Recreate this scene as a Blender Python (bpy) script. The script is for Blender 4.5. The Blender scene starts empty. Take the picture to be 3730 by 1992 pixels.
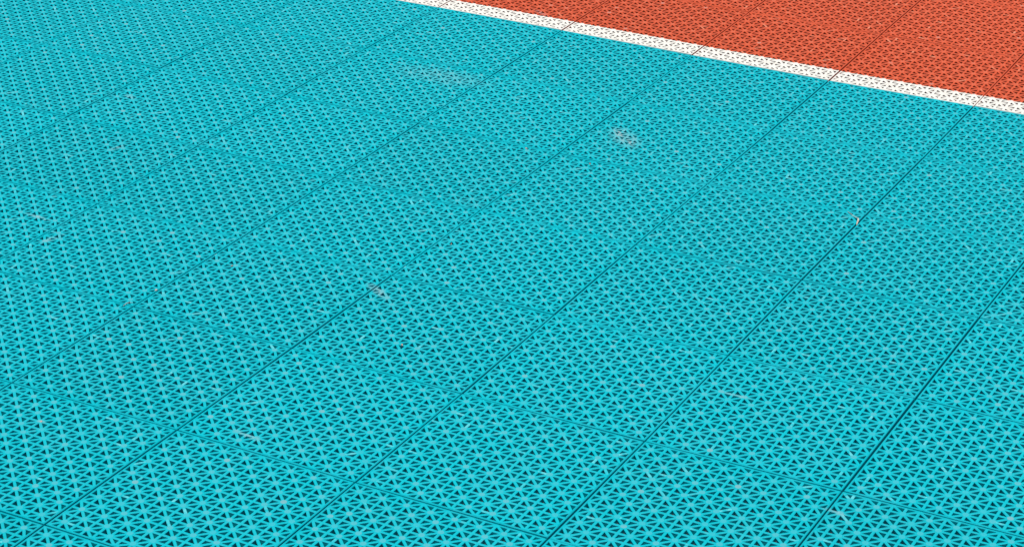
import bpy, bmesh, math, random
import numpy as np
from mathutils import Matrix, Vector

random.seed(7)
rng = np.random.default_rng(7)
sc = bpy.context.scene
L = 0.25                      # one floor tile, metres

# ------------------------------------------------------------------ camera
cam_data = bpy.data.cameras.new('camera')
cam = bpy.data.objects.new('camera', cam_data)
sc.collection.objects.link(cam)
RX = Vector((0.881364458, 0.472408314, 0.005203541))
RY = Vector((0.206239356, -0.374821372, -0.903866289))
RZ = Vector((-0.425043551, 0.797708796, -0.427783421))
m = Matrix((RX, -RY, -RZ)).transposed().to_4x4()
m.translation = Vector((9.97441151, -12.81370829, 5.43352993)) * L + Vector((0, 0, 0.0135))   # heights are over the tops of the tiles
cam.matrix_world = m
cam_data.sensor_fit = 'HORIZONTAL'
cam_data.sensor_width = 36.0
cam_data.lens = 8451.647665 / 3730 * 36.0
cam_data.clip_start = 0.05
cam_data.clip_end = 2000
cam_data.dof.use_dof = True
cam_data.dof.focus_distance = 3.25
cam_data.dof.aperture_fstop = 17.0
sc.camera = cam
sc.cycles.filter_width = 1.2

# ------------------------------------------------------------------ light
SUN_EL = math.radians(80)
SUN_AZ = (0.30, -0.95)        # direction towards the sun on the ground (x, y)
n_ = math.hypot(*SUN_AZ)
to_sun = Vector((SUN_AZ[0] / n_ * math.cos(SUN_EL), SUN_AZ[1] / n_ * math.cos(SUN_EL), math.sin(SUN_EL)))
world = bpy.data.worlds.new('World')
sc.world = world
world.use_nodes = True
wn = world.node_tree.nodes
sky = wn.new('ShaderNodeTexSky')
sky.sky_type = 'NISHITA'
sky.sun_disc = False
sky.sun_elevation = SUN_EL
sky.sun_rotation = math.atan2(to_sun.x, to_sun.y)
bg = wn['Background']
bg.inputs['Strength'].default_value = 0.10
world.node_tree.links.new(sky.outputs[0], bg.inputs[0])
sun_data = bpy.data.lights.new('sun', 'SUN')
sun_data.energy = 4.0
sun_data.angle = math.radians(0.55)
sun_data.color = (1.0, 0.955, 0.88)
sun = bpy.data.objects.new('sun', sun_data)
sc.collection.objects.link(sun)
sun.rotation_euler = to_sun.to_track_quat('Z', 'Y').to_euler()
sun.location = to_sun * 20

sc.view_settings.view_transform = 'Standard'
sc.view_settings.look = 'None'
sc.view_settings.gamma = 1.0
sc.view_settings.use_curve_mapping = False
sc.view_settings.exposure = -0.2

# ------------------------------------------------------------------ materials
class NT:
    def __init__(self, name):
        self.m = bpy.data.materials.new(name)
        self.m.use_nodes = True
        self.t = self.m.node_tree
        self.b = self.t.nodes['Principled BSDF']
    def n(self, typ, **kw):
        nd = self.t.nodes.new(typ)
        for k, v in kw.items():
            setattr(nd, k, v)
        return nd
    def link(self, a, b):
        self.t.links.new(a, b)
    def val(self, sock, v):
        if hasattr(v, 'is_linked') or hasattr(v, 'links'):
            self.link(v, sock)
        else:
            sock.default_value = v
    def math(self, op, a, b=0.0, clamp=False):
        nd = self.n('ShaderNodeMath', operation=op, use_clamp=clamp)
        self.val(nd.inputs[0], a); self.val(nd.inputs[1], b)
        return nd.outputs[0]
    def rmp(self, v, a, b, c=0.0, d=1.0):
        nd = self.n('ShaderNodeMapRange')
        self.val(nd.inputs[0], v)
        for i, x in enumerate((a, b, c, d)):
            self.val(nd.inputs[i + 1], x)
        return nd.outputs[0]
    def mix(self, f, a, b):
        nd = self.n('ShaderNodeMix', data_type='RGBA')
        self.val(nd.inputs[0], f); self.val(nd.inputs[6], a); self.val(nd.inputs[7], b)
        return nd.outputs[2]
    def noise(self, scale, vec=None, detail=2.0, rough=0.5):
        nd = self.n('ShaderNodeTexNoise')
        nd.inputs['Scale'].default_value = scale
        nd.inputs['Detail'].default_value = detail
        nd.inputs['Roughness'].default_value = rough
        if vec is not None:
            self.link(vec, nd.inputs['Vector'])
        return nd.outputs[0]

# marks rubbed into the floor: centre x, centre y, length, width, angle, strength
SCUFFS = [(1.046, -0.132, .050, .016, -52, .95), (1.079, -0.157, .040, .014, -48, .95), (1.0625, -0.144, .095, .045, -45, .42),
          (0.4553, -0.8299, .050, .010, -5, .55), (0.5195, -0.8796, .045, .012, 74, .55), (1.010, -0.8022, .060, .016, -32, .55),
          (0.6804, -0.053, .190, .070, 3, .20), (1.0816, -1.2198, .050, .010, -10, .5), (1.7588, -1.048, .036, .008, -11, .5),
          (1.5511, -0.8449, .042, .009, -2, .45), (0.675, 0.3139, .045, .012, -29, .5), (0.3964, -0.5657, .034, .011, 76, .5),
          (0.285, -0.381, .030, .014, -15, .4), (0.846, -1.3124, .012, .006, 10, .8)]

def plastic(name, base, pale, grey, stud=False):
    k = NT(name)
    geo = k.n('ShaderNodeNewGeometry')
    pos = geo.outputs['Position']
    oi = k.n('ShaderNodeObjectInfo')
    att = k.n('ShaderNodeAttribute', attribute_name='piece')
    cmb = k.n('ShaderNodeCombineXYZ')
    k.link(att.outputs['Fac'], cmb.inputs[0]); k.link(oi.outputs['Random'], cmb.inputs[1])
    wn_ = k.n('ShaderNodeTexWhiteNoise', noise_dimensions='3D')
    k.link(cmb.outputs[0], wn_.inputs['Vector'])
    rnd = wn_.outputs['Value']
    sp = k.n('ShaderNodeSeparateXYZ')
    k.link(geo.outputs['True Normal'], sp.inputs[0])
    upper = k.rmp(sp.outputs[2], .25, .7)      # dust and rubbing sit on the upper faces only
    big = k.noise(2.3, pos, 4.0, 0.6)
    mid = k.noise(28.0, pos, 3.0, 0.6)
    fine = k.noise(420.0, pos, 3.0, 0.65)
    # moulding batches: tiles differ a little in tone
    tone = k.math('ADD', k.rmp(oi.outputs['Random'], 0, 1, 0.965, 1.035), k.rmp(big, .3, .7, -.018, .018))
    col = k.n('ShaderNodeHueSaturation')
    col.inputs['Color'].default_value = (*base, 1)
    k.link(tone, col.inputs['Value'])
    c = col.outputs[0]
    # dust film
    dust = k.math('MULTIPLY', k.rmp(mid, .42, .72), k.rmp(fine, .35, .65, .2, 1.0))
    c = k.mix(k.math('MULTIPLY', k.math('MULTIPLY', dust, upper), .14), c, (*grey, 1))
    if stud:
        worn = k.math('MULTIPLY', k.rmp(rnd, 0.0, 1.0, .30, .95), k.rmp(big, .32, .68, .65, 1.0))
        worn = k.math('MULTIPLY', worn, k.rmp(fine, .25, .6, .65, 1.0), True)
        c = k.mix(k.math('MULTIPLY', worn, .85), c, (*pale, 1))
        stain = k.math('MULTIPLY', k.rmp(rnd, .965, .975), k.rmp(mid, .42, .55))
        c = k.mix(k.math('MULTIPLY', stain, .6), c, (*[x * .6 + y * .4 for x, y in zip(grey, (.40, .38, .36))], 1))
    else:
        # single ribs rubbed pale by shoes
        rub = k.math('MULTIPLY', k.rmp(rnd, .978, .996), upper)
        rub = k.math('MULTIPLY', rub, k.rmp(k.noise(150.0, pos, 2.0), .40, .56))
        c = k.mix(k.math('MULTIPLY', rub, .70), c, (*pale, 1))
        c = k.mix(k.math('MULTIPLY', k.math('MULTIPLY', k.rmp(k.noise(62.0, pos, 4.0, .7), .64, .76), upper), .32), c, (*grey, 1))
    # scuffs
    tot = None
    for (x, y, ln, wd, ang, st) in SCUFFS:
        mp = k.n('ShaderNodeMapping', vector_type='TEXTURE')
        mp.inputs['Location'].default_value = (x, y, 0)
        mp.inputs['Rotation'].default_value = (0, 0, math.radians(ang))
        mp.inputs['Scale'].default_value = (ln / 2, wd / 2, 1.0)
        k.link(pos, mp.inputs['Vector'])
        ln_ = k.n('ShaderNodeVectorMath', operation='LENGTH')
        k.link(mp.outputs[0], ln_.inputs[0])
        d = k.rmp(ln_.outputs['Value'], .35, 1.15, st, 0.0)
        tot = d if tot is None else k.math('MAXIMUM', tot, d)
    brk = k.rmp(k.noise(230.0, pos, 4.0, .7), .36, .56)
    tot = k.math('MULTIPLY', k.math('MULTIPLY', tot, brk), upper)
    c = k.mix(k.math('MULTIPLY', tot, .9), c, (.42, .47, .46, 1))
    k.link(c, k.b.inputs['Base Color'])
    k.link(k.rmp(fine, .3, .7, .40, .58), k.b.inputs['Roughness'])
    k.b.inputs['Specular IOR Level'].default_value = 0.12
    bp = k.n('ShaderNodeBump')
    bp.inputs['Strength'].default_value = 0.25
    bp.inputs['Distance'].default_value = 0.0004
    k.link(k.noise(900.0, pos, 2.0), bp.inputs['Height'])
    k.link(bp.outputs[0], k.b.inputs['Normal'])
    return k.m

M = {}
TEAL = (.0, .475, .540)
RED = (.640, .100, .040)
M['teal'] = plastic('turquoise_plastic', TEAL, (.16, .66, .69), (.14, .44, .48))
M['teal_stud'] = plastic('turquoise_stud_plastic', TEAL, (.16, .45, .49), (.14, .44, .48), True)
M['teal_rim'] = plastic('turquoise_rim_plastic', (.0, .44, .505), (.20, .62, .65), (.16, .44, .48))
M['red'] = plastic('orange_red_plastic', RED, (.78, .33, .20), (.62, .22, .13))
M['red_stud'] = plastic('orange_red_stud_plastic', RED, (.72, .19, .10), (.62, .22, .13), True)

k = NT('white_line_paint')
geo = k.n('ShaderNodeNewGeometry')
f1 = k.noise(60, geo.outputs['Position'], 4.0, .6)
f2 = k.noise(600, geo.outputs['Position'], 3.0, .6)
c = k.mix(k.math('MULTIPLY', k.rmp(f1, .5, .75), k.rmp(f2, .4, .6)), (.84, .81, .72, 1), (.66, .62, .53, 1))
k.link(c, k.b.inputs['Base Color'])
k.b.inputs['Roughness'].default_value = .6
M['white'] = k.m

k = NT('dark_asphalt')
geo = k.n('ShaderNodeNewGeometry')
f1 = k.noise(300, geo.outputs['Position'], 4.0, .7)
f0 = k.noise(1.5, geo.outputs['Position'], 4.0, .6)
k.link(k.mix(f1, (.022, .022, .024, 1), (.075, .074, .072, 1)), k.b.inputs['Base Color'])
k.link(k.rmp(f0, .3, .7, .8, .95), k.b.inputs['Roughness'])
M['asphalt'] = k.m

k = NT('pale_concrete')
geo = k.n('ShaderNodeNewGeometry')
k.link(k.mix(k.noise(3, geo.outputs['Position'], 6.0, .65), (.20, .195, .18, 1), (.32, .31, .29, 1)), k.b.inputs['Base Color'])
k.b.inputs['Roughness'].default_value = .9
M['concrete'] = k.m

def simple(name, c1, c2, scale, rough=.8):
    k = NT(name)
    geo = k.n('ShaderNodeNewGeometry')
    k.link(k.mix(k.rmp(k.noise(scale, geo.outputs['Position'], 3.0), .35, .65), (*c1, 1), (*c2, 1)), k.b.inputs['Base Color'])
    k.b.inputs['Roughness'].default_value = rough
    return k.m
M['straw'] = simple('dry_straw', (.62, .53, .44), (.50, .31, .23), 160)
M['chip'] = simple('bleached_chip', (.80, .70, .60), (.66, .50, .42), 500)
M['leaf'] = simple('brown_leaf', (.30, .15, .10), (.42, .26, .18), 700)
M['pink'] = simple('dusty_pink_grit', (.60, .42, .36), (.42, .30, .27), 600)

# ------------------------------------------------------------------ meshes
H = 0.0135                    # top of the tile
N = 16                        # half cells along one tile
h = L / N
G = 0.0011                    # half the joint between tiles
RIMW = 0.0027
RW = 0.00198                  # half the width of a rib
LINE = 0.0497                 # depth of the painted line

class MB:
    def __init__(self):
        self.v = []; self.f = []; self.a = []
    def quad(self, p, idn):
        i = len(self.v); self.v.extend(p); self.f.append(tuple(range(i, i + len(p)))); self.a.append(idn)
    def mesh(self, name, mat):
        me = bpy.data.meshes.new(name)
        me.from_pydata(self.v, [], self.f)
        at = me.attributes.new('piece', 'FLOAT', 'FACE')
        at.data.foreach_set('value', np.array(self.a, dtype=np.float32))
        me.materials.append(mat)
        me.update()
        return me

def rib(p, q, pitch_n, lat, line, line_on, depth):
    """one ridged rib from p to q; faces before the paint edge go to `line`"""
    idn = random.random() * 50
    dx, dy = q[0] - p[0], q[1] - p[1]
    ln = math.hypot(dx, dy); dx /= ln; dy /= ln
    nx, ny = -dy, dx
    steps = pitch_n * 2
    rows = []
    for s in range(steps + 1):
        t = ln * s / steps
        peak = s % 2 == 1
        cx, cy = p[0] + dx * t, p[1] + dy * t
        painted = line_on and cy < LINE
        w = (RW if peak else RW * 0.94) * (1.16 if painted else 1.0)
        z0 = H if peak else H - 0.00024
        z1 = z0 - 0.00055
        z2 = H - 0.0017
        pts = [(-w * .97, z2), (-w, z1), (-w * .62, z0), (w * .62, z0), (w, z1), (w * .97, z2)]
        rows.append([(cx + nx * o, cy + ny * o, z) for o, z in pts])
    for s in range(steps):
        a, b = rows[s], rows[s + 1]
        my = (a[2][1] + b[3][1]) / 2
        tgt = line if (line_on and my < LINE) else lat
        for c in range(5):
            tgt.quad((a[c], a[c + 1], b[c + 1], b[c]), idn)
    # the walls below
    def wall(t0, t1, zt, zb, tgt, wo):
        for sgn in (-1, 1):
            o = wo * sgn
            A = (p[0] + dx * t0 + nx * o, p[1] + dy * t0 + ny * o); B = (p[0] + dx * t1 + nx * o, p[1] + dy * t1 + ny * o)
            qd = [(A[0], A[1], zt), (B[0], B[1], zt), (B[0], B[1], zb), (A[0], A[1], zb)]
            if sgn > 0: qd.reverse()
            tgt.quad(tuple(qd), idn)
    my0, my1 = min(p[1], q[1]), max(p[1], q[1])
    if line_on and (my0 + my1) / 2 < LINE:
        wall(0, ln, H - .0015, H - depth, lat, RW * .95)
    else:
        wall(0, ln, H - .0015, H - depth, lat, RW * .88)

def build_tile(line_on):
    lat, studs, rim, line = MB(), MB(), MB(), MB()
    e = G + RIMW * .6
    for i in range(1, N):
        for j in range(N):
            a, b = j * h, (j + 1) * h
            a = max(a, e); b = min(b, L - e)
            rib((i * h, a), (i * h, b), 10, lat, line, line_on, .0065)
            rib((a, i * h), (b, i * h), 10, lat, line, line_on, .0065)
    for i in range(N):
        for j in range(N):
            if (i + j) % 2 == 0:
                p, q = (i, j), (i + 1, j + 1)
            else:
                p, q = (i, j + 1), (i + 1, j)
            cl = lambda c: tuple(min(max(x * h, e), L - e) for x in c)
            p, q = cl(p), cl(q)
            if p[1] > q[1]: p, q = q, p
            rib(p, q, 14, lat, line, line_on, .0042)
    # studs where the ribs meet
    R0 = 0.00405
    for i in range(N + 1):
        for j in range(N + 1):
            if (i + j) % 2: continue
            cx, cy = i * h, j * h
            idn = random.random() * 50
            edge = i in (0, N) or j in (0, N)
            tgt = line if (line_on and cy < LINE) else rim if edge else studs
            zt = H + (.00010 if edge else .00022)
            lo, hi = G + .0007, L - G - .0007
            prof = [(R0, H - .0012), (R0, zt - .0004), (R0 - .0005, zt)]
            rings = []
            for r, z in prof:
                rings.append([(min(max(cx + r * math.cos(t * math.tau / 14), lo), hi), min(max(cy + r * math.sin(t * math.tau / 14), lo), hi), z) for t in range(14)])
            for a, b in ((0, 1), (1, 2)):
                for t in range(14):
                    u = (t + 1) % 14
                    qd = (rings[a][t], rings[a][u], rings[b][u], rings[b][t])
                    if len(set(qd)) == 4: tgt.quad(qd, idn)
            seen = []
            for pt in rings[2]:
                if pt not in seen: seen.append(pt)
            if len(seen) > 2: tgt.quad(tuple(seen), idn)
    # rim round the tile
    prof = [(G, .0008), (G, H - .0007), (G + .0007, H), (G + RIMW - .0006, H), (G + RIMW, H - .0006), (G + RIMW, .0008)]
    idn = 0.5
    for side in range(4):
        cuts = [0.0, 1.0]
        if line_on and side in (1, 3):
            fr = LINE / L
            cuts = [0.0, fr, 1.0] if side == 1 else [0.0, 1 - fr, 1.0]
        for c0, c1 in zip(cuts[:-1], cuts[1:]):
            for a in range(5):
                o0, z0 = prof[a]; o1, z1 = prof[a + 1]
                def pt(fr, o, z):
                    t = L * fr
                    t = min(max(t, o), L - o)
                    return {0: (t, o, z), 1: (L - o, t, z), 2: (L - t, L - o, z), 3: (o, L - t, z)}[side]
                qd = (pt(c0, o0, z0), pt(c1, o0, z0), pt(c1, o1, z1), pt(c0, o1, z1))
                my = sum(x[1] for x in qd) / 4
                top = max(z0, z1) > H - .005
                (line if (line_on and my < LINE and (min(z0, z1) > .005 or (side == 0 and a == 0))) else rim).quad(qd, idn)
    return lat, studs, rim, line

lat, studs, rim, _ = build_tile(False)
mesh_lat = lat.mesh('rib_lattice', M['teal']); mesh_std = studs.mesh('studs', M['teal_stud']); mesh_rim = rim.mesh('rim', M['teal_rim'])
mesh_lat_r = mesh_lat.copy(); mesh_lat_r.materials[0] = M['red']
mesh_std_r = mesh_std.copy(); mesh_std_r.materials[0] = M['red_stud']
mesh_rim_r = mesh_rim.copy(); mesh_rim_r.materials[0] = M['red']
lat, studs, rim, line = build_tile(True)
mesh_lat_l = lat.mesh('rib_lattice_line', M['red']); mesh_std_l = studs.mesh('studs_line', M['red_stud'])
mesh_rim_l = rim.mesh('rim_line', M['red']); mesh_line = line.mesh('painted_line', M['white'])

# ------------------------------------------------------------------ setting
def obj(name, me, parent=None, kind=None):
    o = bpy.data.objects.new(name, me)
    sc.collection.objects.link(o)
    if parent is not None: o.parent = parent
    if kind: o['kind'] = kind
    return o

def slab(name, x0, x1, y0, y1, z0, z1, mat):
    bm = bmesh.new()
    bmesh.ops.create_cube(bm, size=1)
    for v in bm.verts:
        v.co = ((x0 + x1) / 2 + v.co.x * (x1 - x0), (y0 + y1) / 2 + v.co.y * (y1 - y0), (z0 + z1) / 2 + v.co.z * (z1 - z0))
    me = bpy.data.meshes.new(name); bm.to_mesh(me); bm.free()
    me.materials.append(mat)
    return obj(name, me)

gm = bpy.data.meshes.new('ground')
gm.from_pydata([(-600, -600, -.06), (600, -600, -.06), (600, 600, -.06), (-600, 600, -.06)], [], [(0, 1, 2, 3)])
gm.materials.append(M['concrete'])
ground = obj('ground', gm, kind='structure')
ground['label'] = 'pale concrete ground under and around the court'

U0, U1, V0, V1 = -4, 12, -7, 10
court = slab('court_floor', U0 * L, U1 * L, -V1 * L, 1 * L, -.055, -.0045, M['asphalt'])
court['kind'] = 'structure'
court['label'] = 'turquoise perforated plastic court floor of interlocking square tiles'
border = slab('court_border', U0 * L, U1 * L, 1 * L, -V0 * L, -.055, -.0045, M['asphalt'])
border['kind'] = 'structure'
border['label'] = 'orange red perforated plastic floor beyond the white line'

# the floor lies a little uneven: height in mm at tile corners, rows v = -7..11, columns u = -5..13
ZG = {
-5: [0, 0, 0, 0, 0, 0, 0, 0, .1, .4, .8, .8, .5, .2, 0, 0, 0, 0, 0],
-4: [0, 0, 0, -.1, -.1, -.2, -.2, -.1, .3, 1.2, 2.3, 2.4, 1.5, .6, .1, 0, 0, 0, 0],
-3: [0, 0, -.1, -.3, -.5, -.6, -.4, 0, .7, 1.9, 3.5, 4.0, 2.6, 1.1, .3, 0, 0, 0, 0],
-2: [0, -.1, -.3, -.9, -1.6, -1.4, -.4, .7, 1.1, 1.1, 1.9, 2.8, 2.3, 1.1, .3, .1, 0, 0, 0],
-1: [0, -.1, -.6, -1.8, -2.8, -1.9, .4, 1.9, 1.3, -.8, -1.6, -.2, 1.0, .8, .3, .1, 0, 0, 0],
0: [0, -.1, -.7, -2.0, -2.7, -.9, 1.7, 2.3, .6, -2.2, -3.1, -.9, 1.3, 1.5, .7, .2, 0, 0, 0],
1: [0, -.1, -.5, -1.2, -1.1, .8, 2.4, 1.3, -.7, -2.4, -2.0, 1.0, 3.3, 3.0, 1.4, .4, .1, 0, 0],
2: [0, 0, -.2, -.3, .2, 1.3, 1.4, -.1, -1.5, -2.1, -1.4, 1.4, 3.9, 3.7, 1.9, .6, .1, 0, 0],
3: [0, 0, 0, 0, .3, .6, -.1, -1.2, -1.8, -2.3, -2.7, -.9, 2.2, 3.1, 1.9, .6, .1, 0, 0],
4: [0, 0, 0, 0, .1, -.1, -.8, -1.4, -1.3, -1.7, -3.0, -2.4, .5, 2.2, 1.6, .5, .1, 0, 0],
5: [0, 0, 0, 0, 0, -.2, -.4, -.1, .9, 1.2, -.4, -1.1, .3, 1.4, 1.0, .4, .1, 0, 0],
6: [0, 0, 0, 0, 0, 0, .3, 1.3, 3.1, 3.9, 2.5, .7, .5, .7, .5, .2, 0, 0, 0],
7: [0, 0, 0, 0, 0, .1, .4, 1.5, 3.1, 3.8, 2.8, 1.2, .5, .3, .2, .1, 0, 0, 0],
8: [0, 0, 0, 0, 0, 0, .2, .8, 1.6, 2.0, 1.5, .7, .2, .1, 0, 0, 0, 0, 0],
9: [0, 0, 0, 0, 0, 0, .1, .2, .5, .6, .5, .2, .1, 0, 0, 0, 0, 0, 0]}
def zc(u, v):
    row = ZG.get(v)
    return row[u + 5] * .001 if row and 0 <= u + 5 < 19 else 0.0
def floor_z(x, y):
    u, v = x / L, -y / L
    i, j = math.floor(u), math.floor(v)
    a, b = u - i, v - j
    return (zc(i, j) * (1 - a) + zc(i + 1, j) * a) * (1 - b) + (zc(i, j + 1) * (1 - a) + zc(i + 1, j + 1) * a) * b

cinv = cam.matrix_world.inverted()
def in_view(u, v, pad):
    p = cinv @ Vector((u * L, -v * L, 0))
    if p.z > -.3: return False
    f = cam_data.lens / 36.0
    x, y = p.x / -p.z * f, p.y / -p.z * f
    return abs(x) < .5 + pad and abs(y) < .267 + pad

TILE_LABEL = {
    (4, 0): 'turquoise floor tile with a grey rubbed scuff near its left corner',
    (5, 1): 'turquoise floor tile with a dry straw fibre in its right joint',
}
def place(i, j):
    red = j <= -2
    line_on = j == -2
    base = border if red else court
    ml, ms, mr = (mesh_lat_l, mesh_std_l, mesh_rim_l) if line_on else (mesh_lat_r, mesh_std_r, mesh_rim_r) if red else (mesh_lat, mesh_std, mesh_rim)
    z00, z10, z01, z11 = zc(i, j + 1), zc(i + 1, j + 1), zc(i, j), zc(i + 1, j)   # near-left, near-right, far-left, far-right
    sx = ((z10 - z00) + (z11 - z01)) / 2 / L
    sy = ((z01 - z00) + (z11 - z10)) / 2 / L
    zm = (z00 + z10 + z01 + z11) / 4
    X = Vector((1, 0, sx)).normalized()
    Z = Vector((-sx, -sy, 1)).normalized()
    Y = Z.cross(X)
    rot = Matrix((X, Y, Z)).transposed()
    rot = rot @ Matrix.Rotation(rng.normal(0, .0008), 3, 'Z')
    c = Vector(((i + .5) * L + rng.normal(0, .00018), -(j + .5) * L + rng.normal(0, .00018), zm + rng.normal(0, .00010)))
    mw = rot.to_4x4()
    mw.translation = c - rot @ Vector((L / 2, L / 2, 0))
    t = obj('floor_tile', ml, base)
    t.matrix_local = mw
    if line_on:
        t['label'] = 'orange red floor tile with a white painted strip along its near edge'
    elif (i, j) in TILE_LABEL:
        t['label'] = TILE_LABEL[(i, j)]
    obj('rim', mr, t)
    obj('studs', ms, t, 'stuff')
    if line_on:
        w = obj('painted_line', mesh_line, t)
        w['label'] = 'white painted line strip on the ribs'

for j in range(V0 + 1, V1 - 1):
    for i in range(U0, U1):
        if any(in_view(i + a, j + b, .16) for a in (0, .5, 1) for b in (0, .5, 1)):
            place(i, j)

# ------------------------------------------------------------------ litter on the floor
def thing(name, me, label, cat, group=None):
    o = obj(name, me)
    o['label'] = label; o['category'] = cat
    if group: o['group'] = group
    return o

def tube(name, pts, radii, mat, sides=7):
    bm = bmesh.new(); rings = []
    P = [Vector(p) for p in pts]
    for i, p in enumerate(P):
        d = (P[min(i + 1, len(P) - 1)] - P[max(i - 1, 0)]).normalized()
        s = d.cross(Vector((0, 0, 1)))
        if s.length < 1e-4: s = Vector((1, 0, 0))
        s.normalize(); u = s.cross(d)
        rings.append([bm.verts.new(p + (s * math.cos(t * math.tau / sides) + u * math.sin(t * math.tau / sides) * .55) * radii[i]) for t in range(sides)])
    for a, b in zip(rings[:-1], rings[1:]):
        for t in range(sides):
            bm.faces.new((a[t], a[(t + 1) % sides], b[(t + 1) % sides], b[t]))
    bm.faces.new(rings[0][::-1]); bm.faces.new(rings[-1])
    bmesh.ops.recalc_face_normals(bm, faces=bm.faces)
    me = bpy.data.meshes.new(name); bm.to_mesh(me); bm.free()
    for p in me.polygons: p.use_smooth = True
    me.materials.append(mat)
    return me

TW = [(1.4845, .2548, .0060), (1.4876, .2609, .0028), (1.4914, .2655, .0012), (1.4963, .2684, .0012), (1.4994, .2700, .0016), (1.5004, .2772, .0008), (1.5011, .2846, .0004), (1.5021, .2928, -.0004)]
pts = [(x - .001 - z * 1.0, -y - z * 1.9, H + floor_z(x, -y) + z + .0006) for x, y, z in TW]
thing('straw_fibre', tube('straw_fibre', pts, [.0003, .0005, .0006, .0008, .0012, .0015, .0012, .0006], M['straw']),
      'thin bent pale straw fibre caught in a joint of the turquoise floor', 'straw')

def chip(name, x, y, sx, sy, sz, ang, mat, label, cat, tilt=0.3):
    bm = bmesh.new()
    n = 6
    top = []; bot = []
    for t in range(n):
        a = t * math.tau / n + random.uniform(-.3, .3)
        r = random.uniform(.65, 1.1)
        px, py = sx * r * math.cos(a) / 2, sy * r * math.sin(a) / 2
        top.append(bm.verts.new((px * .8, py * .8, sz * random.uniform(.7, 1.1)))); bot.append(bm.verts.new((px, py, 0)))
    bm.faces.new(top); bm.faces.new(bot[::-1])
    for t in range(n):
        bm.faces.new((bot[t], bot[(t + 1) % n], top[(t + 1) % n], top[t]))
    bmesh.ops.recalc_face_normals(bm, faces=bm.faces)
    me = bpy.data.meshes.new(name); bm.to_mesh(me); bm.free()
    me.materials.append(mat)
    o = thing(name, me, label, cat)
    o.location = (x, y, H + floor_z(x, y) - .0002)
    o.rotation_euler = (tilt, random.uniform(-.1, .1), math.radians(ang))
    return o
chip('paper_chip', 1.1193, -.9241, .0042, .0030, .0024, 20, M['chip'], 'small whitish chip lying alone on turquoise ribs left of centre', 'chip', .5)
chip('leaf_scrap', .7931, -.8322, .0045, .0030, .0016, 40, M['leaf'], 'tiny brown leaf scrap on turquoise tile at left', 'leaf scrap')
chip('dirt_crumb', 1.0222, -.6240, .0026, .0040, .0020, 10, M['leaf'], 'dark reddish crumb near the middle of the turquoise floor', 'crumb')
chip('dirt_crumb', .7470, -.9450, .0060, .0040, .0014, 70, M['pink'], 'dusty pink crumb beside a long joint at lower left', 'crumb')
chip('dirt_crumb', 1.0619, -.2661, .0040, .0030, .0016, 5, M['leaf'], 'reddish crumb below the crossing joints near the grey scuff', 'crumb')
chip('dirt_crumb', .9481, -.2583, .0050, .0030, .0012, 0, M['pink'], 'pinkish crumb next to a cross joint left of the grey scuff', 'crumb')
chip('dirt_crumb', .8461, -1.3124, .0050, .0040, .0010, 0, M['pink'], 'flat pinkish crumb on turquoise studs near the bottom left edge', 'crumb')
fb = [(.7385, 1.0062), (.7376, 1.000), (.7374, .9964), (.7400, .9935), (.7437, .9920)]
thing('straw_fibre', tube('straw_fibre', [(x, -y, H + floor_z(x, -y) + .0006) for x, y in fb], [.0003, .0005, .0006, .0005, .0003], M['pink']),
      'short curled grey fibre lying beside the lower left joint crossing', 'fibre')
